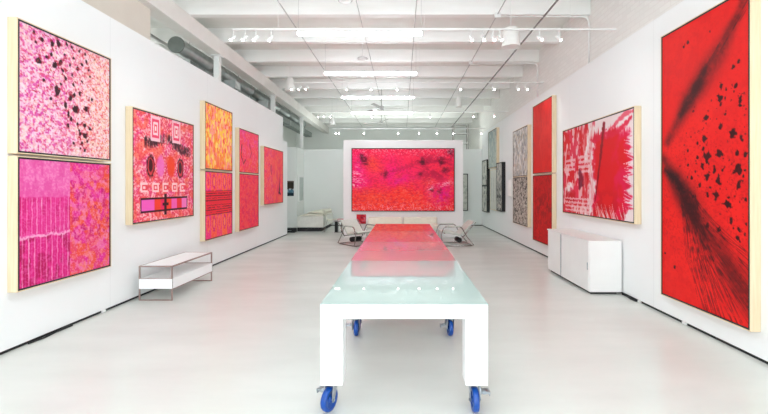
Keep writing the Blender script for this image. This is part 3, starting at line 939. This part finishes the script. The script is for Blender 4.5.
dots = [(0.576, 0.352, 0.0251), (0.729, 0.392, 0.0223), (0.859, 0.416, 0.0363), (0.929, 0.432, 0.0195), (0.561, 0.419, 0.0223), (0.477, 0.433, 0.0139), (0.721, 0.479, 0.0279), (0.592, 0.481, 0.0335), (0.474, 0.481, 0.0139), (0.358, 0.454, 0.0167), (0.897, 0.481, 0.0223), (0.904, 0.529, 0.0363), (0.531, 0.514, 0.0167), (0.673, 0.528, 0.0195), (0.754, 0.531, 0.0112), (0.592, 0.551, 0.0223), (0.71, 0.563, 0.0251), (0.506, 0.576, 0.0195), (0.409, 0.552, 0.0167), (0.358, 0.506, 0.0139), (0.909, 0.576, 0.0223), (0.687, 0.611, 0.0223), (0.815, 0.639, 0.0251), (0.976, 0.62, 0.0139), (0.592, 0.607, 0.0139), (0.352, 0.547, 0.0112), (0.253, 0.507, 0.0084), (0.451, 0.528, 0.0112), (0.781, 0.353, 0.0112), (0.921, 0.327, 0.0167), (0.735, 0.32, 0.0112), (0.972, 0.485, 0.0139), (0.953, 0.552, 0.0112), (0.621, 0.585, 0.0112), (0.546, 0.454, 0.0112), (0.419, 0.618, 0.0112),
        (0.909, 0.204, 0.0167), (0.879, 0.274, 0.0223), (0.924, 0.324, 0.0223), (0.74, 0.26, 0.0195), (0.729, 0.297, 0.0223), (0.861, 0.212, 0.0112), (0.789, 0.277, 0.0112), (0.781, 0.302, 0.0112), (0.352, 0.065, 0.0112), (0.3, 0.075, 0.0112), (0.621, 0.068, 0.0084), (0.867, 0.289, 0.0112), (0.636, 0.298, 0.0084),
        (0.802, 0.641, 0.0264), (0.839, 0.686, 0.0231), (0.904, 0.739, 0.0198), (0.979, 0.696, 0.0099), (0.712, 0.721, 0.0165), (0.913, 0.712, 0.0165), (0.97, 0.722, 0.0099), (0.592, 0.71, 0.0132), (0.86, 0.71, 0.0099), (0.038, 0.841, 0.0099), (0.176, 0.885, 0.0099)]
for (u, v, r) in dots:
    a.blob((56, 12, 18), u, v, r * 1.1, .6, .92, 1.25)
for k in range(80):
    u = .3 + .68 * a.rng.rand(); v = .3 + .42 * a.rng.rand()
    a.blob((90, 16, 22), u, v, .004 + .006 * a.rng.rand(), .6, .8)
hang([a], 'framed_painting', 'tall bright red painting with black smoky strokes and spatter, nearest on the right wall', 'painting', (XR, 3.445 + .57, .28), RT, group='paintings on the right wall')

# white, red and pink wide canvas
a = Art(2.25, 1.47, .0088, 23, (250, 232, 232))
mass = ss(.49, .545, a.u + (a.fbm(.12) - .5) * .10) * ss(.12, .20, a.v + (a.fbm(.06, .25) - .5) * .16 - (1 - a.u) * .02) * (1 - ss(.94, .99, a.u + (a.fbm(.2, .05) - .5) * .10 + .10 * ss(.85, 1., a.v)))
a.put((236, 24, 84), mass)
a.put((232, 26, 34), mass * ss(.25, .6, 1 - np.abs(a.u - .68) * 3 + (a.fbm(.3) - .5) * .6))
a.put((206, 14, 34), mass * ss(.55, 1., a.v) * ss(.4, .6, a.fbm(.2)) * .8)
a.stroke((232, 30, 70), [(.52, .2), (.66, .16), (.82, .18), (.97, .08)], [.05, .09, .06, .04], .9, .6)
a.stroke((240, 60, 90), [(.75, .12), (.9, .03), (1, .02)], [.03, .05, .03], .7, .6)
for k in range(34):
    v = .88 + .1 * a.rng.rand(); u = .52 + .44 * a.rng.rand()
    a.stroke((252, 236, 238), [(u + .02 * a.rng.rand(), .84 + .1 * a.rng.rand()), (u + .05, 1.0)], [.002, .008], .8, .5)
for k in range(30):
    v = .25 + .6 * a.rng.rand()
    a.stroke((252, 230, 236), [(.88 + .06 * a.rng.rand(), v), (1.0, v + .08 * (a.rng.rand() - .3))], [.003, .010], .8, .5)
lm = (1 - ss(.30, .50, a.u + (a.fbm(.1, .25) - .5) * .25))
a.put((230, 34, 46), lm * ss(.10, .26, a.fbm(.3, .35)))
a.put((240, 70, 110), lm * ss(.54, .66, a.fbm(.2, .3)) * .7)
a.spk((252, 224, 224), .05, .70, .08, .8, (1 - ss(.35, .5, a.u)), .14)
a.put((206, 18, 36), lm * ss(.5, .7, a.fbm(.2, .3)) * ss(.4, .6, a.v) * .7)
a.put((226, 24, 34), ss(.44, .56, a.fbm(.08, .3)) * np.exp(-((a.u - .42) / .06) ** 2) * .8)
for k in range(4):
    v = .36 + .055 * k
    a.rect((250, 200, 206), .05, .22 if k != 3 else .12, v, v + .028, .85, .02); a.rect((250, 206, 210), .28, .46, v - .02, v + .008, .85, .02)
for k in range(4):
    v = .82 + .045 * k
    a.rect((252, 214, 216), .04, .46, v, v + .022, .8, .03)
a.stroke((120, 10, 40), [(.30, .52), (.33, .62), (.30, .70)], [.06, .10, .05], .8)
a.stroke((252, 232, 234), [(.44, .12), (.47, .4), (.45, .7), (.49, .95)], [.05, .05, .04, .05], .8, .9, .4)
a.stroke((150, 16, 32), [(.66, .06), (.62, .35), (.565, .7), (.54, .84)], [.05, .035, .026, .014], .9, .5)
hang([a], 'framed_painting', 'wide white, red and pink brushed painting above the white cabinet', 'painting', (XR, 5.153 + 1.125, 1.04), RT, group='paintings on the right wall')

# tall red pair
a = Art(1.13, 1.49, .009, 24, (232, 36, 30))
a.spk((240, 52, 38), .3, .5, .3, .6); a.spk((212, 26, 28), .04, .62, .14, .4, 1, .12)
hang([a], 'framed_painting', 'plain scarlet painting, upper of the tall red pair on the right wall', 'painting', (XR, 7.97 + .565, 1.80), RT, group='paintings on the right wall')
a = Art(1.13, 1.42, .009, 25, (214, 26, 28))
a.spk((228, 36, 32), .2, .5, .2, .6); a.spk((140, 14, 22), .08, .56, .2, .6, np.exp(-((a.v - .45) / .2) ** 2), .1); a.spk((150, 16, 24), .04, .66, .12, .4)
hang([a], 'framed_painting', 'darker red painting with smudges, lower of the tall red pair on the right wall', 'painting', (XR, 7.97 + .565, .31), RT, group='paintings on the right wall')
# grey pair
a = Art(1.21, 1.17, .010, 26, (214, 212, 206))
a.spk((186, 190, 190), .12, .5, .2, .8); a.spk((120, 120, 122), .05, .64, .12, .6, 1, .1); a.spk((245, 243, 238), .06, .6, .1, .8, 1, .12)
a.stroke((96, 96, 100), [(.2, .2), (.3, .45), (.2, .62)], .05, .6, .8, .6); a.spk((200, 180, 150), .08, .7, .08, .4)
hang([a], 'framed_painting', 'pale grey mottled painting, upper of the grey pair on the right wall', 'painting', (XR, 9.52 + .605, 1.775), RT, group='paintings on the right wall')
a = Art(1.21, 1.17, .010, 27, (206, 198, 186))
a.spk((70, 64, 62), .045, .5, .08, .85); a.spk((150, 142, 134), .04, .55, .1, .7); a.spk((236, 230, 220), .03, .62, .08, .7)
hang([a], 'framed_painting', 'densely speckled black and beige painting, lower of the grey pair on the right wall', 'painting', (XR, 9.52 + .605, .555), RT, group='paintings on the right wall')
# far group
a = Art(1.16, 1.20, .015, 28, (196, 206, 202))
a.put((176, 190, 190), 1 - ss(.1, .6, a.v)); a.spk((220, 224, 214), .15, .5, .2, .7); a.spk((150, 160, 150), .1, .62, .1, .6, ss(.4, .8, a.v))
hang([a], 'framed_painting', 'pale grey green painting hung highest at the far end of the right wall', 'painting', (XR, 12.64 + .58, 2.14), RT, group='paintings on the right wall')
a = Art(.98, 1.30, .015, 29, (232, 230, 222))
for u in (.2, .45, .72):
    a.stroke((120, 124, 118), [(u, .2), (u + .02, .5), (u, .8)], .02, .6, .6)
hang([a], 'framed_drawing', 'white drawing of three thin upright lines below the pale grey green painting', 'picture', (XR, 12.72 + .49, .74), RT, frame='wood', depth=.05, rim=.02, gap=0)
a = Art(.62, 1.42, .014, 30, (214, 212, 204))
a.spk((60, 60, 62), .1, .5, .15, .9, ss(.35, .6, a.v)); a.spk((150, 150, 146), .08, .55, .1, .7)
hang([a], 'framed_picture', 'grey and black picture in a deep black frame on the far right wall', 'picture', (XR, 11.9 + .31, .78), RT, frame='dark', depth=.11, rim=.03, gap=0)
for i, (z, h, l) in enumerate([(1.56, .86, 'narrow picture in a deep black frame, upper of the farthest right pair'), (.62, .88, 'narrow picture in a deep black frame, lower of the farthest right pair')]):
    a = Art(.78, h, .015, 31 + i, (222, 222, 214))
    a.spk((120, 124, 122), .12, .58, .12, .6)
    hang([a], 'framed_picture', l, 'picture', (XR, 14.0 + .39, z), RT, frame='dark', depth=.11, rim=.03, gap=0, group='black framed pair')
# small white relief
t = thing('wall_relief', 'small curved white relief on the right wall between black frame and grey pair', 'relief', (XR, 11.25, 1.2), RT)
MB().prism([(-.16, 0), (.16, 0), (.16, .52), (-.16, .52)], -.03, -.001).build('backing', M['wall_far'], t)
bb = MB()
n = 12
pts = [(-.12 + .24 * k / n, -.03 - .07 * math.sin(math.pi * k / n) ** .7) for k in range(n + 1)]
vs = [(x, y, .03) for x, y in pts] + [(x, y, .49) for x, y in pts]
bb._add(vs, [(k, k + 1, n + 2 + k, n + 1 + k) for k in range(n)], True)
bb.build('curved_shell', M['shade'], t)
# framed print on the back partition, right
a = Art(.46, 1.36, .012, 33, (220, 222, 212)); a.put((60, 66, 60), ss(.82, .95, a.v + (a.fbm(.1) - .5) * .2) * (1 - ss(.3, .8, a.u))); a.spk((180, 186, 176), .1, .55, .1, .6)
hang([a], 'framed_picture', 'pale picture in a thin black frame beside the right edge of the display wall', 'picture', (2.265, 15.35, .60), 0, frame='dark', depth=.04, rim=.03, gap=0)
# photo on the closet wall and a window-like opening drawn as a framed panel on its side
a = Art(.3, .54, .01, 34, (70, 62, 52))
a.put((96, 140, 160), ss(.5, .6, a.v)); a.spk((226, 234, 236), .08, .5, .1, .9, ss(.45, .55, a.v) * (1 - ss(.7, .8, a.v))); a.put((40, 60, 76), ss(.74, .84, a.v))
a.put((150, 138, 116), (1 - ss(.05, .12, a.v)) * .6)
hang([a], 'framed_photo', 'small dark photo with blue and white lower half past the left wall end', 'photo', (-4.01, 14.3, 1.16), 0, frame='white_metal', depth=.03, rim=.02, gap=0)
a = Art(.60, .86, .012, 35, (206, 214, 210)); a.spk((190, 200, 196), .2, .5, .2, .6)
hang([a], 'framed_panel', 'tall grey green window-like panel in a wide white frame on the side of the back closet', 'panel', (-3.76, 14.86, .98), LF, frame='white_metal', depth=.03, rim=.05, gap=0)

# ------------------------------------------------------------------ work tables
def caster(parent, x, y, rot, side=1):
    c = MB()
    c.box(-.05, .05, -.05, .05, .198, .205)
    c.lathe([(0, .178), (.036, .178), (.038, .19), (.036, .198), (0, .198)], n=20)
    for s in (-1, 1):
        c.prism([(-.022, .18), (.03, .18), (.046, .085), (.04, .062), (.02, .062), (-.012, .14)], s * .032 - .0025, s * .032 + .0025)
    c = c.build('caster', M['steel'], parent, bevel=.0015, seg=1)
    c.location = (x, y, 0); c.rotation_euler = (0, 0, rot)
    MB().lathe([(.05, -.019), (.0655, -.021), (.0745, -.019), (.0785, -.011), (.0785, .011), (.0745, .019), (.0655, .021), (.05, .019), (.05, -.019)], (.03, 0, .0785), 'y', 36).build('wheel_tread', M['blue'], c)
    MB().lathe([(0, -.023), (.018, -.023), (.02, -.014), (.048, -.012), (.052, -.018), (.052, .018), (.048, .012), (.02, .014), (.018, .023), (0, .023)], (.03, 0, .0785), 'y', 30).build('wheel_hub', M['blue'], c)
    MB().tube([(.03, -.04, .0785), (.03, .04, .0785)], .009, 10).build('axle', M['steel'], c)
    bp = MB().prism([(-.02, .15), (.02, .15), (.03, .135), (.03, .07), (.0, .06), (-.02, .09)], side * .036, side * .044)
    bp.v += []; bp.box(-.03, .03, min(side * .044, side * .105), max(side * .044, side * .105), .112, .124)
    bp.prism([(-.03, .125), (.03, .125), (.025, .095), (-.025, .095)], side * .098, side * .105)
    bp.lathe([(0, -.02), (.02, -.02), (.02, .0), (0, .0)], (.01, side * .066, .128), 'z', 14)
    bp.build('brake_pedal', M['steel'], c, bevel=.001, seg=1)
    return c


def work_table(y0, l, top, label):
    x0, x1 = -.531, .559
    h0, h1, leg = .205, .736, .145
    cx = (x0 + x1) / 2
    t = thing('work_table', label, 'table', (cx, y0, 0), 0, 'rolling tables in a row')
    w = (x1 - x0) / 2
    f = ring(-w, w, 0, l, .1, 0, 1)
    f.v = [(x, z, .639 + y * .085) for (x, y, z) in f.v]
    f.build('apron_frame', M['table_white'], t, bevel=.002)
    MB().box(-w + .1, w - .1, .1, l - .1, .70, .722).build('top_board', M['table_white'], t)
    MB().box(-w, w, 0, l, .724, .736).build('glass_top', M[top], t)
    for sx in (-1, 1):
        for yy in (0, l - leg):
            a_, b_ = (-w, -w + leg) if sx < 0 else (w - leg, w)
            MB().box(a_, b_, yy, yy + leg, h0, .639).build('leg', M['table_white'], t, bevel=.002)
    rots = {(-1, 0): R(-114) if y0 < 3 else R(-90), (1, 0): R(-90), (-1, 1): R(90), (1, 1): R(96)}
    sides = {(-1, 0): -1, (1, 0): 1, (-1, 1): 1, (1, 1): 1}
    for sx in (-1, 1):
        for j, yy in enumerate((leg / 2 + .032, l - leg / 2 - .035)):
            caster(t, sx * (w - leg / 2) - (.016 if (sx, j) == (-1, 0) and y0 < 3 else 0), yy, rots[(sx, j)], sides[(sx, j)])
    return t


work_table(2.60, 1.51, 'aqua_glass', 'nearest white table on blue casters with pale aqua glass top')
work_table(4.122, 1.368, 'rose_glass', 'second table from the camera, rosy glass top butted to the first')
work_table(5.502, 1.350, 'grey_glass', 'third table from the camera in the long row')
work_table(6.864, 1.30, 'mirror_glass', 'farthest table of the row, at the display wall end')

# ------------------------------------------------------------------ white cabinet on the right
t = thing('low_cabinet', 'low white sliding door cabinet against the right wall', 'cabinet', (2.587, 5.545, 0))
W_, L_, H_ = XR - .025 - 2.587, 1.575, .747
MB().box(.018, W_, 0.0, L_, .035, H_ - .02).build('body', M['cab_white'], t, bevel=.002)
MB().box(-.004, W_, -.004, L_ + .004, H_ - .02, H_).build('top', M['cab_white'], t, bevel=.002)
MB().box(.05, W_ - .05, .04, L_ - .04, 0, .035).build('plinth', M['dark'], t)
for (a_, b_, nx) in [(.012, .945, .008), (.965, L_ - .01, .012)]:
    d = MB()
    k = a_
    while k < b_ - .001:
        d.box(nx - .004, .0175, k, min(k + .0185, b_), .045, H_ - .028); k += .02
    d = d.build('door', M['cab_white'], t)
    d['label'] = 'ribbed sliding door panel'
    hy = a_ + .02 if a_ < .5 else a_ + .012
    MB().box(nx - .012, nx - .003, hy, hy + .012, .34 if a_ < .5 else .0451, .44 if a_ < .5 else H_ - .03).build('handle', M['steel'], d)

# ------------------------------------------------------------------ low bench on the left
t = thing('low_bench', 'low bronze framed bench, glass top coloured white like its reflection, with white drawer box by the left wall', 'bench', (-3.46, 5.254, 0))
w, l, h, s = .442, 1.11, .457, .017
for x in (0, w - s):
    for y in (0, l - s):
        MB().box(x, x + s, y, y + s, 0, h).build('leg', M['bronze'], t, bevel=.001, seg=1)
for y in (0, l - s):
    MB().box(s, w - s, y, y + s, 0, .014).build('floor_rail', M['bronze'], t)
    MB().box(s, w - s, y, y + s, h - .018, h).build('top_rail', M['bronze'], t)
for x in (0, w - s):
    MB().box(x, x + s, s, l - s, h - .018, h).build('top_rail', M['bronze'], t)
for y in (0, l - s):
    MB().box(s, w - s, y + .002, y + s - .002, .285, .292).build('cross_rail', M['bronze'], t)
MB().box(s, w - s, s, l - s, h - .012, h - .002).build('top', M['table_white'], t)  # glass top made opaque white, its reflection put into the colour
bx = MB()
bx.box(.004, w + .0, -.002, .018 + .0, .156, .285).box(.004, w, l - .018, l + .002, .156, .285)
bx.box(.004, .018, .018, l - .018, .156, .285).box(w - .012, w + .003, .018, l - .018, .156, .285)
bx.box(.02, w - .012, .018, l - .018, .156, .168)
bx.build('drawer_box', M['table_white'], t, bevel=.001, seg=1)
MB().box(.02, w - .012, .018, l - .018, .276, .283).build('inner_shelf', M['cab_white'], t)
MB().box(w - .008, w + .004, -.003, l + .003, .145, .156).build('lower_rail', M['bronze'], t)

# ------------------------------------------------------------------ lounge chairs beside the table end
def lounge_chair(label, x, y, rz):
    t = thing('lounge_chair', label, 'chair', (x, y, 0), rz, 'chrome lounge chairs')
    for s in (-1, 1):
        yy = s * .34
        MB().tube(rounded([(-.30, yy, .016), (.44, yy, .016), (.50, yy, .28), (.42, yy, .49), (-.02, yy, .49), (-.16, yy, .24), (-.34, yy, .03)], .07), .014, 10).build('side_frame', M['chrome'], t)
        MB().tube([(-.06, yy * .93, .22), (-.40, yy * .93, .60)], .012, 10).build('back_frame', M['chrome'], t)
    for (px, pz) in [(.44, .016), (-.30, .016), (.40, .33), (-.06, .24)]:
        MB().tube([(px, -.33, pz), (px, .33, pz)], .011, 10).build('cross_bar', M['chrome'], t)
    MB().prism([(.44, .33), (.45, .36), (.40, .38), (.1, .335), (-.04, .29), (-.06, .25), (0, .25), (.35, .32)], -.25, .25).build('seat', M['cream'], t, bevel=.02, seg=3)
    MB().prism([(-.05, .25), (-.01, .29), (-.36, .625), (-.39, .60)], -.25, .25).build('backrest', M['cream'], t, bevel=.015, seg=3)
    MB().lathe([(0, -.16), (.05, -.16), (.065, -.14), (.065, .14), (.05, .16), (0, .16)], (-.02, 0, .13), 'y', 20).build('roller_cushion', M['dark'], t)
    for s in (-1, 1):
        MB().tube([(.36, s * .345, .502), (.02, s * .345, .502)], .017, 10).build('armrest', M['cream'], t)
    return t


lounge_chair('chrome lounge chair with cream seat, right of the table row, back leaning right', 1.43, 10.35, R(186))
lounge_chair('chrome lounge chair with cream seat, left of the table row', -1.2, 10.45, R(-50))

# cream bench sofa in front of the display wall
t = thing('bench_sofa', 'low cream sofa against the display wall behind the table row', 'sofa', (.0, 11.2, 0))
MB().box(-.98, 1.02, -.32, .36, .14, .36).build('seat_base', M['cream'], t, bevel=.03, seg=3)
for i in range(2):
    MB().box(-.97 + i * 1.0, .01 + i * 1.0, -.33, .2, .362, .45).build('seat_cushion', M['cushion'], t, bevel=.03, seg=3)
    MB().box(-.97 + i * 1.0, .01 + i * 1.0, .2, .42, .37, .62).build('back_cushion', M['cushion'], t, bevel=.04, seg=3)
for x in (-.93, .95):
    for y in (-.27, .3):
        MB().box(x, x + .03, y, y + .03, 0, .14).build('leg', M['chrome'], t)

# white sofa seen end-on at the back left
t = thing('white_sofa', 'white boxy sofa seen end on beyond the left wall', 'sofa', (-3.08, 13.35, 0))
MB().box(-.43, .46, 0, 1.85, .13, .50).build('body', M['sofa'], t, bevel=.02, seg=3)
MB().prism([(-.43, .505), (-.2, .56), (.38, .57), (.44, .55), (.44, .505)], .05, 1.8).build('seat_cushion', M['cushion'], t, bevel=.02, seg=3)
MB().prism([(-.2, .605), (.1, .66), (.40, .68), (.44, .60), (.40, .57)], .4, 1.75).build('back_cushion', M['cushion'], t, bevel=.02, seg=3)
MB().box(-.42, .38, .02, 1.80, 0, .13).build('plinth', M['dark'], t)
# wire chair
t = thing('wire_chair', 'pale wire chair between the white sofa and the small black table', 'chair', (-2.4, 13.5, 0), R(10))
wr = MB()
for k in range(9):
    yy = -.24 + .06 * k
    wr.tube(rounded([(.2, yy, .40), (-.12, yy, .36), (-.24, yy, .72)], .1), .005, 6)
for k in range(6):
    x = .2 - .06 * k
    wr.tube([(x, -.25, .395 - .006 * k), (x, .25, .395 - .006 * k)], .005, 6)
for k in range(6):
    z = .42 + .055 * k
    wr.tube([(-.13 - .02 * k, -.25, z), (-.13 - .02 * k, .25, z)], .005, 6)
wr.build('wire_shell', M['cushion'], t)
for sx in (-1, 1):
    for sy in (-1, 1):
        MB().tube([(sx * .12, sy * .15, .37), (sx * .22, sy * .22, .0)], .009, 8).build('leg', M['chrome'], t)
# side table with red books
t = thing('side_table', 'small black side table left of the display wall', 'table', (-2.06, 13.1, 0))
MB().box(-.15, .15, -.17, .17, .365, .385).build('table_top', M['pipe_dark'], t, bevel=.003)
MB().box(-.13, -.04, -.10, .10, .02, .365).build('pedestal', M['dark'], t, bevel=.004)
MB().box(-.14, .14, -.14, .14, 0, .02).build('base_plate', M['chrome'], t, bevel=.003)
MB().tube([(.08, 0, .02), (.08, 0, .365)], .018, 10).build('post', M['chrome'], t)
bk = thing('book', 'red covered book lying on the small black side table', 'book', (-2.0, 13.05, .3855), R(6))
MB().box(-.10, .10, -.13, .13, 0, .006).box(-.10, .10, -.13, .13, .049, .055).box(-.10, -.094, -.13, .13, .006, .049).build('cover', M['redcover'], bk)
MB().box(-.094, .096, -.126, .126, .006, .049).build('pages', M['shade'], bk)
# black equipment case
t = thing('equipment_case', 'low black case on the floor at the far end of the left wall', 'case', (-3.66, 13.0, 0))
MB().box(-.17, .17, 0, .3, 0, .12).build('case_body', M['dark'], t, bevel=.01)
MB().box(-.16, .16, .01, .29, .12, .135).build('lid', M['dark'], t, bevel=.004)
MB().tube(rounded([(-.06, -.002, .07), (-.06, -.03, .07), (.06, -.03, .07), (.06, -.002, .07)], .015), .006, 8).build('handle', M['steel'], t)
